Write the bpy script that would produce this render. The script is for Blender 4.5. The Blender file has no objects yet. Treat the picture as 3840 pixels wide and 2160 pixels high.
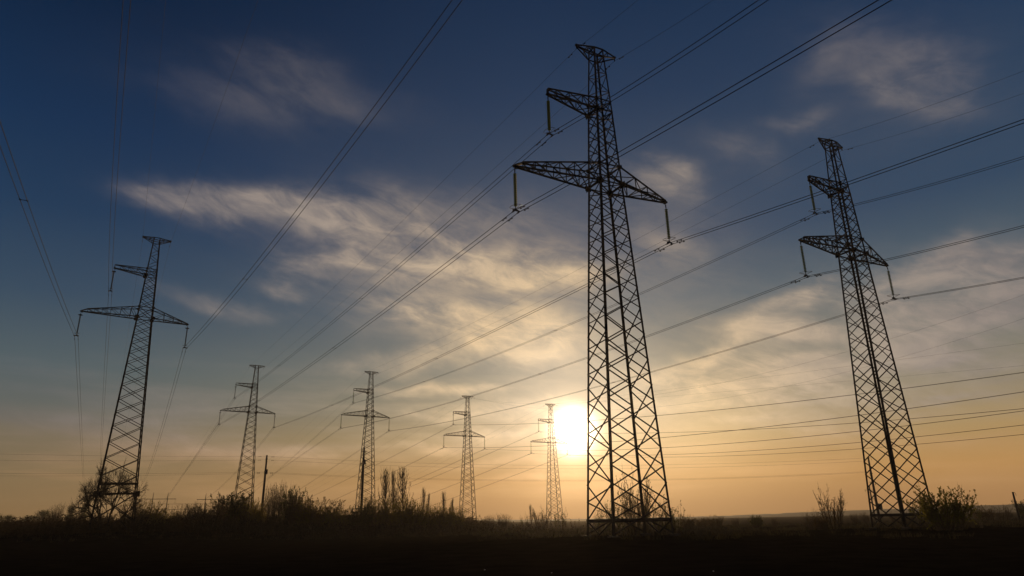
import bpy, math, random
from mathutils import Vector, Matrix, noise

R = math.radians
D = bpy.data
scene = bpy.context.scene
COL = scene.collection

# ---------------------------------------------------------------- camera
EYE = 1.7
cam = D.cameras.new('camera')
cam.sensor_width = 36.0
cam.lens = 23.991
cam.clip_start = 0.1
cam.clip_end = 20000
cam_o = D.objects.new('camera', cam)
COL.objects.link(cam_o)
PITCH, ROLL = 0.327222, -0.021776
_u0 = Vector((0, -math.sin(PITCH), math.cos(PITCH)))
_r0 = Vector((1, 0, 0))
_b = Vector((0, -math.cos(PITCH), -math.sin(PITCH)))
_r = math.cos(ROLL) * _r0 + math.sin(ROLL) * _u0
_u = -math.sin(ROLL) * _r0 + math.cos(ROLL) * _u0
cam_o.matrix_world = Matrix(((_r.x, _u.x, _b.x, 0), (_r.y, _u.y, _b.y, 0), (_r.z, _u.z, _b.z, EYE), (0, 0, 0, 1)))
scene.camera = cam_o

# ---------------------------------------------------------------- exposure
vs = scene.view_settings
scene.display_settings.display_device = 'sRGB'
vs.view_transform = 'Standard'
vs.look = 'None'
vs.exposure = 0.0
vs.gamma = 1.0
scene.cycles.max_bounces = 6
scene.cycles.transparent_max_bounces = 16
scene.cycles.volume_bounces = 0
scene.cycles.use_denoising = True

# ---------------------------------------------------------------- sky
SUN_AZ, SUN_EL = 4.8, 6.8
SUN = Vector((math.sin(R(SUN_AZ)) * math.cos(R(SUN_EL)), math.cos(R(SUN_AZ)) * math.cos(R(SUN_EL)), math.sin(R(SUN_EL))))


def lin(*c):
    return [((x / 255) / 12.92 if x / 255 <= 0.04045 else ((x / 255 + 0.055) / 1.055) ** 2.4) for x in c]


class X:
    """one value in a node tree; arithmetic on it adds Math nodes"""
    def __init__(s, nt, sock):
        s.nt, s.k = nt, sock

    def op(s, name, *a, clamp=False):
        n = s.nt.nodes.new('ShaderNodeMath')
        n.operation = name
        n.use_clamp = clamp
        for i, v in enumerate((s,) + a):
            if isinstance(v, X):
                s.nt.links.new(v.k, n.inputs[i])
            else:
                n.inputs[i].default_value = v
        return X(s.nt, n.outputs[0])

    def __add__(s, o): return s.op('ADD', o)
    def __sub__(s, o): return s.op('SUBTRACT', o)
    def __mul__(s, o): return s.op('MULTIPLY', o)
    def __truediv__(s, o): return s.op('DIVIDE', o)

    def ss(s, a, b):
        n = s.nt.nodes.new('ShaderNodeMapRange')
        n.interpolation_type = 'SMOOTHSTEP'
        s.nt.links.new(s.k, n.inputs[0])
        n.inputs[1].default_value = a
        n.inputs[2].default_value = b
        return X(s.nt, n.outputs[0])

    def ramp(s, lo, hi, stops):
        m = s.nt.nodes.new('ShaderNodeMapRange')
        s.nt.links.new(s.k, m.inputs[0])
        m.inputs[1].default_value = lo
        m.inputs[2].default_value = hi
        n = s.nt.nodes.new('ShaderNodeValToRGB')
        s.nt.links.new(m.outputs[0], n.inputs[0])
        e = n.color_ramp.elements
        while len(e) < len(stops):
            e.new(0.5)
        for q, (p, c) in zip(e, stops):
            q.position = (p - lo) / (hi - lo)
            q.color = (*c, 1)
        return n.outputs[0]


def mixc(nt, mode, f, a, b):
    n = nt.nodes.new('ShaderNodeMix')
    n.data_type = 'RGBA'
    n.blend_type = mode
    n.clamp_result = False
    for i, v in ((0, f), (6, a), (7, b)):
        if isinstance(v, X):
            v = v.k
        if isinstance(v, bpy.types.NodeSocket):
            nt.links.new(v, n.inputs[i])
        else:
            n.inputs[i].default_value = v if i == 0 else (*v, 1)
    return n.outputs[2]


world = D.worlds.new('World')
scene.world = world
world.use_nodes = True
nt = world.node_tree
nt.nodes.clear()
out = nt.nodes.new('ShaderNodeOutputWorld')
bg = nt.nodes.new('ShaderNodeBackground')
bg.inputs[1].default_value = 0.1
nt.links.new(bg.outputs[0], out.inputs[0])
tc = nt.nodes.new('ShaderNodeTexCoord')
sep = nt.nodes.new('ShaderNodeSeparateXYZ')
nt.links.new(tc.outputs['Generated'], sep.inputs[0])
dx, dy, dz = (X(nt, sep.outputs[i]) for i in range(3))
AZ0 = dx.op('ARCTAN2', dy) * 57.29578
EL0 = dz.op('ARCSINE') * 57.29578
dot = nt.nodes.new('ShaderNodeVectorMath')
dot.operation = 'DOT_PRODUCT'
nt.links.new(tc.outputs['Generated'], dot.inputs[0])
dot.inputs[1].default_value = SUN
TH = X(nt, dot.outputs['Value']).op('MINIMUM', 1.0).op('ARCCOSINE') * 57.29578


def vec(x, y, z=0.0):
    n = nt.nodes.new('ShaderNodeCombineXYZ')
    for i, v in enumerate((x, y, z)):
        if isinstance(v, X):
            nt.links.new(v.k, n.inputs[i])
        else:
            n.inputs[i].default_value = v
    return n.outputs[0]


def fbm(v, scale, detail=6.0, rough=0.55, dist=0.0):
    n = nt.nodes.new('ShaderNodeTexNoise')
    nt.links.new(v, n.inputs['Vector'])
    n.inputs['Scale'].default_value = scale
    n.inputs['Detail'].default_value = detail
    n.inputs['Roughness'].default_value = rough
    n.inputs['Distortion'].default_value = dist
    return n


# clear sky: two elevation ramps, the darker one away from the sun
SKY_L = [(-4, lin(112, 86, 60)), (1, lin(126, 99, 64)), (3.2, lin(128, 107, 76)), (6.4, lin(114, 105, 87)), (8.3, lin(94, 99, 96)), (11, lin(80, 94, 99)),
         (16, lin(53, 74, 94)), (22, lin(30, 57, 86)), (28, lin(19, 47, 79)), (36, lin(9, 34, 62)), (44, lin(6, 26, 51)), (90, lin(8, 18, 36))]
SKY_R = [(-4, lin(126, 92, 62)), (1, lin(164, 120, 74)), (3, lin(182, 136, 80)), (6, lin(166, 140, 96)), (9, lin(138, 129, 104)), (12, lin(112, 115, 106)),
         (17, lin(72, 90, 102)), (22, lin(48, 70, 94)), (28, lin(44, 65, 90)), (34, lin(30, 54, 83)), (42, lin(20, 44, 73)), (90, lin(14, 22, 44))]
EX = 10.0                                        # the Background node is at strength 0.1
sk = lambda stops: [(p, [v for v in c]) for p, c in stops]
cl = EL0.ramp(-5, 90, sk(SKY_L))
cr = EL0.ramp(-5, 90, sk(SKY_R))
clear = mixc(nt, 'MIX', AZ0.ss(-38, 6), cl, cr)
# behind the camera the eastern sky is dimmer
back = AZ0.op('ABSOLUTE').ss(60, 150)
clear = mixc(nt, 'MIX', back * 0.7, clear, lin(26, 36, 62))
# physical sky with the sun low on the same bearing, a share of the whole
nsky = nt.nodes.new('ShaderNodeTexSky')
nsky.sky_type = 'NISHITA'
nsky.sun_disc = False
nsky.sun_elevation = R(SUN_EL)
nsky.sun_rotation = R(SUN_AZ)
nsky.dust_density = 3.0
nsc = nt.nodes.new('ShaderNodeMix')
# ---- clouds
wv = fbm(vec(AZ0 * 0.11, EL0 * 0.16, 3.7), 1.0, 4.0)
ws = nt.nodes.new('ShaderNodeSeparateColor')
nt.links.new(wv.outputs['Color'], ws.inputs[0])
AZ = AZ0 + (X(nt, ws.outputs[0]) - 0.5) * 9.0
EL = EL0 + (X(nt, ws.outputs[1]) - 0.5) * 5.0
BLOBS = [  # bearing, elevation, half length, half width (degrees), tilt, strength
    (-5, 18.5, 12, 4.8, -15, .46), (-3, 24.5, 8, 2.0, -10, .22), (29, 12, 12, 4.5, 4, .50), (13, 22, 6, 4, -20, .16), (-22, 33.5, 8, 2.8, 0, .09), (34, 30.5, 7, 3.5, -25, .18), (-16, 22.5, 5, 2.0, -8, .3),
    (-29.0, 24.2, 3.3, 1.01, -2, 1.3), (-22.1, 24.4, 4.5, 1.33, 0, 1.1), (-14.7, 24.2, 4.6, 1.66, -2, 0.55), (-15.8, 20.3, 3.8, 1.01, 17, 0.9), (-11.1, 21.0, 4.8, 1.31, -5, 0.6), (-6.7, 22.8, 4.3, 1.13, -37, 0.6),
    (0.1, 19.9, 6.8, 1.05, -8, 1.1), (2.3, 20.9, 4.1, 1.14, -12, 0.6), (-7.1, 16.5, 3.4, 0.94, -12, 0.8), (-0.6, 14.4, 6.2, 1.23, -11, 1.2), (2.9, 15.6, 3.8, 1.14, -15, 0.8), (-9.1, 12.8, 4.2, 0.93, 7, 0.6),
    (-14.9, 11.8, 1.7, 0.73, 10, 0.35), (-5.9, 10.2, 5.7, 0.52, 1, 0.8), (1.0, 8.9, 4.2, 0.83, 0, 0.7), (-6.2, 8.4, 3.6, 0.37, 3, 0.5), (-6.2, 5.9, 4.8, 0.45, 5, 0.6), (-3.5, 4.7, 6.5, 0.39, 4, 0.5),
    (-0.7, 7.2, 4.8, 0.46, 3, 0.6), (1.4, 3.4, 4.7, 0.32, 1, 0.5), (-31.4, 6.5, 6.4, 0.92, -8, 0.45), (-19.6, 5.1, 6.4, 0.68, -2, 0.5), (-24.4, 16.5, 4.0, 0.61, -9, 0.5), (-19.2, 17.7, 1.7, 0.54, -11, 0.45),
    (-24.8, 32.3, 6.5, 1.5, 4, 0.15), (-21.0, 35.1, 4.8, 1.1, -4, 0.15), (-17.2, 32.6, 3.6, 1.3, -3, 0.14), (23.7, 15.9, 2.3, 0.78, 8, 1.0), (22.2, 14.0, 4.1, 0.88, -9, 0.9), (17.0, 12.5, 4.7, 0.89, 13, 0.8),
    (19.3, 10.2, 7.3, 1.23, -1, 1.2), (19.8, 8.3, 7.5, 0.78, -2, 0.8), (33.8, 16.0, 4.9, 1.44, -3, 1.0), (34.0, 13.7, 4.6, 1.59, -7, 1.1), (33.4, 10.7, 4.1, 1.27, -20, 0.8), (34.2, 17.7, 0.8, 0.78, 18, 0.6),
    (37.2, 15.8, 1.2, 0.23, -7, 0.7), (32.3, 7.5, 5.1, 0.47, 0, 0.6), (20.5, 6.6, 8.5, 0.68, -2, 0.5), (13.9, 26.9, 2.0, 1.26, -28, 0.6), (14.1, 21.2, 2.1, 1.29, -26, 0.25), (29.7, 33.2, 2.8, 1.2, 15, 0.25),
    (34.1, 29.5, 3.4, 1.0, -41, 0.42), (36.3, 30.8, 3.6, 1.03, -31, 0.35), (25.4, 29.3, 2.5, 0.76, -12, 0.3), (19.8, 28.4, 2.9, 1.21, -27, 0.22), (37.9, 28.1, 1.4, 0.92, 14, 0.35),
]
mask = None
for a0, e0, sx, sy, rot, amp in BLOBS:
    ca, sa = math.cos(R(rot)), math.sin(R(rot))
    kx = math.cos(R(e0))
    ddx = (AZ - a0) * kx
    ddy = EL - e0
    u = (ddx * ca + ddy * sa) * (1 / sx)
    v = (ddy * ca - ddx * sa) * (1 / sy)
    g = (u * u + v * v).op('MULTIPLY', -1.0).op('EXPONENT') * amp
    mask = g if mask is None else mask + g
cz, sz = math.cos(R(-14)), math.sin(R(-14))
pu = AZ0 * cz + EL0 * sz
pv = EL0 * cz - AZ0 * sz
n1 = X(nt, fbm(vec(pu * 0.065, pv * 0.22, 1.3), 1.0, 10.0, 0.62, 0.9).outputs[0])
n2 = X(nt, fbm(vec(pu * 0.26, pv * 0.62, 7.1), 1.0, 7.0, 0.64, 0.6).outputs[0])
n3 = X(nt, fbm(vec(AZ0 * 0.10, EL0 * 0.75, 4.4), 1.0, 5.0, 0.55, 0.2).outputs[0])
tex = n1 * 0.72 + n2 * 0.28
dens = (mask.op('MINIMUM', 1.0) * (tex.ss(0.30, 0.62) * 0.80 + 0.20))
strat = ((n3 - 0.46) * 2.2).op('MAXIMUM', 0.0) * (EL0.ss(0.5, 3.0) * EL0.ss(14, 8)) * 0.55
dens = (dens + strat).op('MINIMUM', 0.92)
ccol = TH.ramp(0, 120, [(0, (.95, .74, .46)), (6, (.72, .54, .33)), (11, lin(214, 186, 146)), (18, lin(190, 170, 146)), (26, lin(160, 147, 136)),
                        (36, lin(132, 124, 122)), (46, lin(106, 103, 114)), (60, lin(86, 86, 106)), (120, lin(50, 55, 75))])
ccol = mixc(nt, 'MULTIPLY', 1.0, ccol, mixc(nt, 'MIX', n2.ss(0.3, 0.7), (0.80, 0.82, 0.86), (1.10, 1.08, 1.05)))
lowtint = EL0.ss(7.5, 3.0)
ccol = mixc(nt, 'MIX', lowtint * 0.6, ccol, lin(230, 168, 98))
# ---- the bright air round the sun
glow_w = (TH * (-1 / 7.5)).op('EXPONENT') * 0.17
glow_v = (TH * (-1 / 5.5)).op('EXPONENT') * 0.47
lowair = EL0.ss(-1.0, 6.5) * 0.75 + 0.25
glow_w = glow_w * (lowair * 0.6 + 0.4)
glow_v = glow_v * EL0.ss(0.5, 8.5)
gu = (AZ0 - 14.0) * (1 / 7.5)
gv = (EL0 - 5.8) * (1 / 4.2)
glow_r = (gu * gu + gv * gv).op('MULTIPLY', -1.0).op('EXPONENT') * 0.30
glow_c = (TH * (1 / 1.7)).op('POWER', 3.0).op('MULTIPLY', -1.0).op('EXPONENT') * 2.6


def scaled(col, x):
    n = nt.nodes.new('ShaderNodeVectorMath')
    n.operation = 'SCALE'
    n.inputs[0].default_value = col
    nt.links.new(x.k, n.inputs['Scale'])
    return n.outputs[0]


full = mixc(nt, 'MIX', dens, clear, ccol)
for col, x in (((1.0, .50, .17), glow_w), ((1.0, .92, .80), glow_v), ((1.0, .66, .30), glow_r), ((1.0, .93, .75), glow_c)):
    full = mixc(nt, 'ADD', 1.0, full, scaled(col, x))
tot = nt.nodes.new('ShaderNodeVectorMath')
tot.operation = 'SCALE'
nt.links.new(full, tot.inputs[0])
tot.inputs['Scale'].default_value = EX
nmul = nt.nodes.new('ShaderNodeVectorMath')
nmul.operation = 'SCALE'
nt.links.new(nsky.outputs[0], nmul.inputs[0])
nmul.inputs['Scale'].default_value = 0.003
fin = nt.nodes.new('ShaderNodeVectorMath')
fin.operation = 'ADD'
nt.links.new(tot.outputs[0], fin.inputs[0])
nt.links.new(nmul.outputs[0], fin.inputs[1])
nt.links.new(fin.outputs[0], bg.inputs[0])
nt.nodes.remove(nsc)

# ---------------------------------------------------------------- sun
sun = D.lights.new('sun', 'SUN')
sun.energy = 2.0
sun.angle = R(0.5)
sun.color = (1.0, 0.66, 0.34)
sun_o = D.objects.new('sun', sun)
sun_o.rotation_euler = SUN.to_track_quat('Z', 'Y').to_euler()
COL.objects.link(sun_o)


# ---------------------------------------------------------------- materials
def material(name, base, rough=0.8, metallic=0.0, var=0.0, scale=5.0, bump=0.0, transl=0.0, spec=0.15):
    m = D.materials.new(name)
    m.use_nodes = True
    t = m.node_tree
    p = t.nodes['Principled BSDF']
    p.inputs['Roughness'].default_value = rough
    p.inputs['Metallic'].default_value = metallic
    p.inputs['Specular IOR Level'].default_value = spec
    p.inputs['Base Color'].default_value = (*base, 1)
    co = t.nodes.new('ShaderNodeTexCoord')
    nz = t.nodes.new('ShaderNodeTexNoise')
    nz.inputs['Scale'].default_value = scale
    nz.inputs['Detail'].default_value = 6
    t.links.new(co.outputs['Object'], nz.inputs['Vector'])
    if var:
        r = t.nodes.new('ShaderNodeValToRGB')
        r.color_ramp.elements[0].position = 0.3
        r.color_ramp.elements[1].position = 0.7
        r.color_ramp.elements[0].color = (*[c * (1 - var) for c in base], 1)
        r.color_ramp.elements[1].color = (*[c * (1 + var) for c in base], 1)
        t.links.new(nz.outputs[0], r.inputs[0])
        t.links.new(r.outputs[0], p.inputs['Base Color'])
    if bump:
        b = t.nodes.new('ShaderNodeBump')
        b.inputs['Strength'].default_value = bump
        b.inputs['Distance'].default_value = 0.05
        t.links.new(nz.outputs[0], b.inputs['Height'])
        t.links.new(b.outputs[0], p.inputs['Normal'])
    if transl:
        tr = t.nodes.new('ShaderNodeBsdfTranslucent')
        tr.inputs[0].default_value = (*[c * 1.3 for c in base], 1)
        mx = t.nodes.new('ShaderNodeMixShader')
        mx.inputs[0].default_value = transl
        t.links.new(p.outputs[0], mx.inputs[1])
        t.links.new(tr.outputs[0], mx.inputs[2])
        t.links.new(mx.outputs[0], t.nodes['Material Output'].inputs[0])
    return m


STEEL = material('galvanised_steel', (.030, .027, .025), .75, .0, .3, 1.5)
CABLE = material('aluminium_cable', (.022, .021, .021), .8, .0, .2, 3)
CONC = material('weathered_concrete', (.05, .046, .043), .95, 0, .3, 2, .3)
GLASSG = material('green_glass', (.19, .24, .07), .25, 0, .2, 6, 0, .65)
GLASSC = material('pale_glass', (.17, .17, .16), .25, 0, .2, 6, 0, .45)
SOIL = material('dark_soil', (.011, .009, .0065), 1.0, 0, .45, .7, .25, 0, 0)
HILL = material('far_slope', (.05, .05, .03), .95, 0, .4, .01)
BARK = material('grey_brown_bark', (.05, .038, .028), .9, 0, .3, 6, .2)
TWIG = material('reddish_twigs', (.12, .085, .05), .85, 0, .3, 6)
LEAF_Y = material('young_olive_leaves', (.16, .125, .022), .7, 0, .35, 3, 0, .65)
LEAF_S = material('spring_leaves', (.16, .145, .025), .65, 0, .3, 3, 0, .65)
LEAF_G = material('green_leaves', (.07, .07, .02), .7, 0, .35, 3, 0, .5)
LEAF_B = material('brown_leaves', (.12, .08, .035), .75, 0, .35, 3, 0, .5)
UNDER = material('brown_undergrowth', (.055, .038, .02), .85, 0, .4, 1, 0, .3)
GRASSM = material('dry_grass', (.05, .042, .02), .85, 0, .4, 2, 0, .25)
SCRAPM = material('pale_scrap', (.75, .73, .70), .35, 0, .1, 20)
BOXM = material('painted_box', (.05, .055, .06), .6, 0, .2, 5)


# ---------------------------------------------------------------- mesh helpers
class MB:
    def __init__(s):
        s.v, s.f = [], []

    def box_bar(s, p, q, w, h=None, up=None):
        p, q = Vector(p), Vector(q)
        d = (q - p)
        if d.length < 1e-6:
            return
        d.normalize()
        up = Vector(up) if up is not None else (Vector((0, 0, 1)) if abs(d.z) < .9 else Vector((0, 1, 0)))
        a = d.cross(up).normalized()
        b = a.cross(d)
        h = h or w
        i = len(s.v)
        for o in (p, q):
            for x, y in ((-1, -1), (1, -1), (1, 1), (-1, 1)):
                s.v.append(o + a * (x * w / 2) + b * (y * h / 2))
        s.f += [(i, i + 1, i + 5, i + 4), (i + 1, i + 2, i + 6, i + 5), (i + 2, i + 3, i + 7, i + 6), (i + 3, i, i + 4, i + 7),
                (i + 3, i + 2, i + 1, i), (i + 4, i + 5, i + 6, i + 7)]

    def angle_bar(s, p, q, w, t, da, db):
        """L-section from p to q, its two flanges along da and db"""
        p, q, da, db = Vector(p), Vector(q), Vector(da), Vector(db)
        prof = [(0, 0), (w, 0), (w, t), (t, t), (t, w), (0, w)]
        i = len(s.v)
        for o in (p, q):
            for x, y in prof:
                s.v.append(o + da * x + db * y)
        for k in range(6):
            j = (k + 1) % 6
            s.f.append((i + k, i + j, i + 6 + j, i + 6 + k))
        s.f.append(tuple(i + k for k in range(5, -1, -1)))
        s.f.append(tuple(i + 6 + k for k in range(6)))

    def block(s, c, sx, sy, sz, M=None):
        i = len(s.v)
        for z in (-1, 1):
            for x, y in ((-1, -1), (1, -1), (1, 1), (-1, 1)):
                p = Vector((x * sx / 2, y * sy / 2, z * sz / 2))
                s.v.append(Vector(c) + (M @ p if M else p))
        s.f += [(i, i + 1, i + 5, i + 4), (i + 1, i + 2, i + 6, i + 5), (i + 2, i + 3, i + 7, i + 6), (i + 3, i, i + 4, i + 7),
                (i + 3, i + 2, i + 1, i), (i + 4, i + 5, i + 6, i + 7)]

    def tube(s, pts, rad, n=4, cap=True):
        pts = [Vector(p) for p in pts]
        i0 = len(s.v)
        m = len(pts)
        prev = None
        for k, p in enumerate(pts):
            d = (pts[min(k + 1, m - 1)] - pts[max(k - 1, 0)])
            if d.length < 1e-9:
                d = Vector((0, 0, 1))
            d.normalize()
            if prev is None:
                a = d.cross(Vector((0, 0, 1)) if abs(d.z) < .9 else Vector((1, 0, 0))).normalized()
            else:
                a = (prev - d * prev.dot(d))
                a = a.normalized() if a.length > 1e-6 else d.orthogonal().normalized()
            prev = a
            b = d.cross(a)
            r = rad[k] if isinstance(rad, (list, tuple)) else rad
            for j in range(n):
                t = 2 * math.pi * j / n
                s.v.append(p + a * (r * math.cos(t)) + b * (r * math.sin(t)))
        for k in range(m - 1):
            for j in range(n):
                j2 = (j + 1) % n
                s.f.append((i0 + k * n + j, i0 + k * n + j2, i0 + (k + 1) * n + j2, i0 + (k + 1) * n + j))
        if cap and n > 2:
            s.f.append(tuple(i0 + j for j in range(n - 1, -1, -1)))
            s.f.append(tuple(i0 + (m - 1) * n + j for j in range(n)))

    def lathe(s, prof, n=10, c=(0, 0, 0)):
        i0 = len(s.v)
        for r, z in prof:
            for j in range(n):
                t = 2 * math.pi * j / n
                s.v.append(Vector((c[0] + r * math.cos(t), c[1] + r * math.sin(t), c[2] + z)))
        for k in range(len(prof) - 1):
            for j in range(n):
                j2 = (j + 1) % n
                s.f.append((i0 + k * n + j, i0 + k * n + j2, i0 + (k + 1) * n + j2, i0 + (k + 1) * n + j))
        s.f.append(tuple(i0 + j for j in range(n - 1, -1, -1)))
        s.f.append(tuple(i0 + (len(prof) - 1) * n + j for j in range(n)))

    def leaf(s, c, d, nrm, L, W):
        """one pointed leaf: four corners"""
        a = d.cross(nrm)
        a = a.normalized() if a.length > 1e-6 else d.orthogonal().normalized()
        i = len(s.v)
        s.v += [c, c + d * (L * .5) + a * (W * .5), c + d * L, c + d * (L * .5) - a * (W * .5)]
        s.f.append((i, i + 1, i + 2, i + 3))

    def mesh(s, name, mat, smooth=False):
        me = D.meshes.new(name)
        me.from_pydata([tuple(v) for v in s.v], [], s.f)
        me.materials.append(mat)
        if smooth:
            me.polygons.foreach_set('use_smooth', [True] * len(me.polygons))
        me.update()
        return me

    def build(s, name, mat, parent=None, smooth=False):
        o = D.objects.new(name, s.mesh(name, mat, smooth))
        COL.objects.link(o)
        o.parent = parent
        return o


def tag(o, label=None, cat=None, group=None, kind=None):
    if label: o['label'] = label
    if cat: o['category'] = cat
    if group: o['group'] = group
    if kind: o['kind'] = kind
    return o


def empty(name, loc, rz=0.0):
    o = D.objects.new(name, None)
    o.empty_display_size = 0.3
    o.location = loc
    o.rotation_euler = (0, 0, rz)
    COL.objects.link(o)
    return o


def link_mesh(name, me, parent):
    o = D.objects.new(name, me)
    COL.objects.link(o)
    o.parent = parent
    return o


def copy_tree(o, parent=None):
    c = o.copy()
    COL.objects.link(c)
    c.parent = parent
    for ch in list(o.children):
        copy_tree(ch, c)
    return c


def sstep(a, b, x):
    t = max(0.0, min(1.0, (x - a) / (b - a)))
    return t * t * (3 - 2 * t)


def ground_z(x, y):
    z = 1.2 * sstep(25, 46, -x) * sstep(58, 90, y) * (1 - .6 * sstep(260, 800, math.hypot(x, y)))
    z += (3.6 - 1.2 * sstep(25, 46, -x)) * sstep(8, 40, -x) * sstep(100, 172, y) * (1 - .6 * sstep(260, 800, math.hypot(x, y)))
    z += .55 * math.exp(-((x - 7) ** 2 + (y - 46) ** 2) / 150) + .35 * math.exp(-((x - 33) ** 2 + (y - 61) ** 2) / 150)
    z -= 0.7 * sstep(100, 200, y) * sstep(-10, 15, x)
    return z


def polar(az, d):
    return d * math.sin(R(az)), d * math.cos(R(az))


# ---------------------------------------------------------------- ground and hills
def make_ground():
    m = MB()
    na = 300
    radii = [0.0]
    r = 0.6
    while r < 1060:
        radii.append(r)
        r *= 1.045
    radii.append(1080)
    angs = []
    for j in range(na):                       # finer in front
        t = j / na
        angs.append(t * 2 * math.pi)
    for k, r in enumerate(radii):
        if k == 0:
            m.v.append(Vector((0, 0, 0)))
            continue
        for a in angs:
            x, y = r * math.sin(a), r * math.cos(a)
            z = ground_z(x, y)
            amp = 1.0 / (1 + r / 400)
            z += amp * (0.10 * noise.noise(Vector((x * .11, y * .11, 0))) + 0.05 * noise.noise(Vector((x * .55, y * .55, 3)))
                        + 0.035 * noise.noise(Vector((x * 2.3, y * 2.3, 7))))
            m.v.append(Vector((x, y, z)))
    for j in range(na):
        m.f.append((0, 1 + (j + 1) % na, 1 + j))
    for k in range(1, len(radii) - 1):
        a0 = 1 + (k - 1) * na
        a1 = a0 + na
        for j in range(na):
            j2 = (j + 1) % na
            m.f.append((a0 + j, a0 + j2, a1 + j2, a1 + j))
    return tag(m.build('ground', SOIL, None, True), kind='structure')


make_ground()


def make_hills():
    m = MB()
    prof = [(-75, 6), (-50, 12), (-40, 16), (-34, 12), (-28, 7), (-18, 4), (-5, 2), (4, -1), (10, -2), (15, -2.5), (19, 0), (23, 3.5), (28, 6), (33, 9), (37, 13), (45, 20), (60, 24), (75, 10)]

    def top(a):
        for (a0, h0), (a1, h1) in zip(prof, prof[1:]):
            if a0 <= a <= a1:
                return h0 + (h1 - h0) * sstep(a0, a1, a)
        return 0
    n = 300
    rows = [(600, -3.0), (680, .35), (760, .8), (840, 1.0), (920, .9), (1040, .1)]
    for d, f in rows:
        for k in range(n + 1):
            a = -75 + 150 * k / n
            x, y = polar(a, d)
            h = top(a) * .42 + 1.7 + .6 * noise.noise(Vector((x * .02, y * .02, 2))) + .7 * noise.noise(Vector((x * .11, y * .11, 5)))
            m.v.append(Vector((x, y, h * f if f > 0 else -3)))
    for r_ in range(len(rows) - 1):
        for k in range(n):
            i = r_ * (n + 1) + k
            m.f.append((i, i + 1, i + n + 2, i + n + 1))
    tag(m.build('hills', HILL, None, True), kind='structure')


make_hills()

# ---------------------------------------------------------------- lattice pylons
ZT = 36.0
ZA, ZAT = 23.77, 25.26      # long arms: bottom and top chords at the body
ZU, ZUT = 30.12, 31.05      # upper arm
XL, XR, XU, XT = 7.668, 5.666, 4.69, 1.828
INS = 3.41


def wx(z):
    if z < ZA: return 2.277 + (1.003 - 2.277) * z / ZA
    if z < ZU: return 1.003 + (.735 - 1.003) * (z - ZA) / (ZU - ZA)
    return .735 + (.43 - .735) * (z - ZU) / (ZT - ZU)


def wy(z):
    if z < ZA: return 1.469 + (.829 - 1.469) * z / ZA
    if z < ZU: return .829 + (.646 - .829) * (z - ZA) / (ZU - ZA)
    return .646 + (.43 - .646) * (z - ZU) / (ZT - ZU)


_hs = [2.2, 2.2, 2.1, 2.1, 1.75, 1.8, 1.9, 1.55, 1.5, 1.45, 1.4, 1.25, 1.3, 1.2]
_k = ZA / sum(_hs)
LEVELS = [0.0]
for _h in _hs:
    LEVELS.append(LEVELS[-1] + _h * _k)
LEVELS[-1] = ZA
UPPER = [ZAT + (ZU - ZAT) * i / 4 for i in range(5)]
PEAK = [ZUT + (35.35 - ZUT) * i / 5 for i in range(6)]
MID = [(a + b) / 2 for a, b in zip(LEVELS, LEVELS[1:])]


def face_pt(face, side, z):
    """corner point of one face at height z; side -1/+1"""
    if face == 'front': return Vector((side * wx(z), -wy(z), z))
    if face == 'back': return Vector((side * wx(z), wy(z), z))
    if face == 'left': return Vector((-wx(z), side * wy(z), z))
    return Vector((wx(z), side * wy(z), z))


def lattice_face(face, foot, tall_foot):
    m = MB()
    nrm = {'front': (0, -1, 0), 'back': (0, 1, 0), 'left': (-1, 0, 0), 'right': (1, 0, 0)}[face]

    def bar(a, b, w):
        m.box_bar(a, b, w, w * .55, nrm)

    def cross(z0, z1, w):
        bar(face_pt(face, -1, z0), face_pt(face, 1, z1), w)
        off = Vector(nrm) * (-w * .6)
        bar(face_pt(face, 1, z0) + off, face_pt(face, -1, z1) + off, w)
    shifted = face in ('front', 'back') and not tall_foot
    lv = list(LEVELS)
    if shifted:
        lv = [-min(1.1, foot - .15)] + MID + [ZA]
    for i, (a, b) in enumerate(zip(lv, lv[1:])):
        cross(a, b, .082 if a < 13 else .068)
    if not shifted:
        if tall_foot:
            cross(max(-foot + .3, -3.4), 0, .11)
        else:
            zz = -min(1.1, foot - .15)
            bar(face_pt(face, -1, 0), face_pt(face, 0, zz), .09)
            bar(face_pt(face, 1, 0), face_pt(face, 0, zz), .09)
    cross(ZA, ZAT, .08)
    up = UPPER
    if face in ('left', 'right'):
        up = [ZAT] + [(a + b) / 2 for a, b in zip(UPPER, UPPER[1:])] + [ZU]
    for a, b in zip(up, up[1:]):
        cross(a, b, .07)
    cross(ZU, ZUT, .07)
    s = 1 if face in ('front', 'left') else -1
    for i, (a, b) in enumerate(zip(PEAK, PEAK[1:])):
        t = s if i % 2 else -s
        bar(face_pt(face, t, a), face_pt(face, -t, b), .06)
    for z in (ZA, ZAT, ZU, ZUT, 35.35):
        bar(face_pt(face, -1, z), face_pt(face, 1, z), .09)
    return m


def gusset(m, p, w=.5, h=.42):
    m.block(p, w, .05, h)
    m.block(p, .05, w, h)


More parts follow.
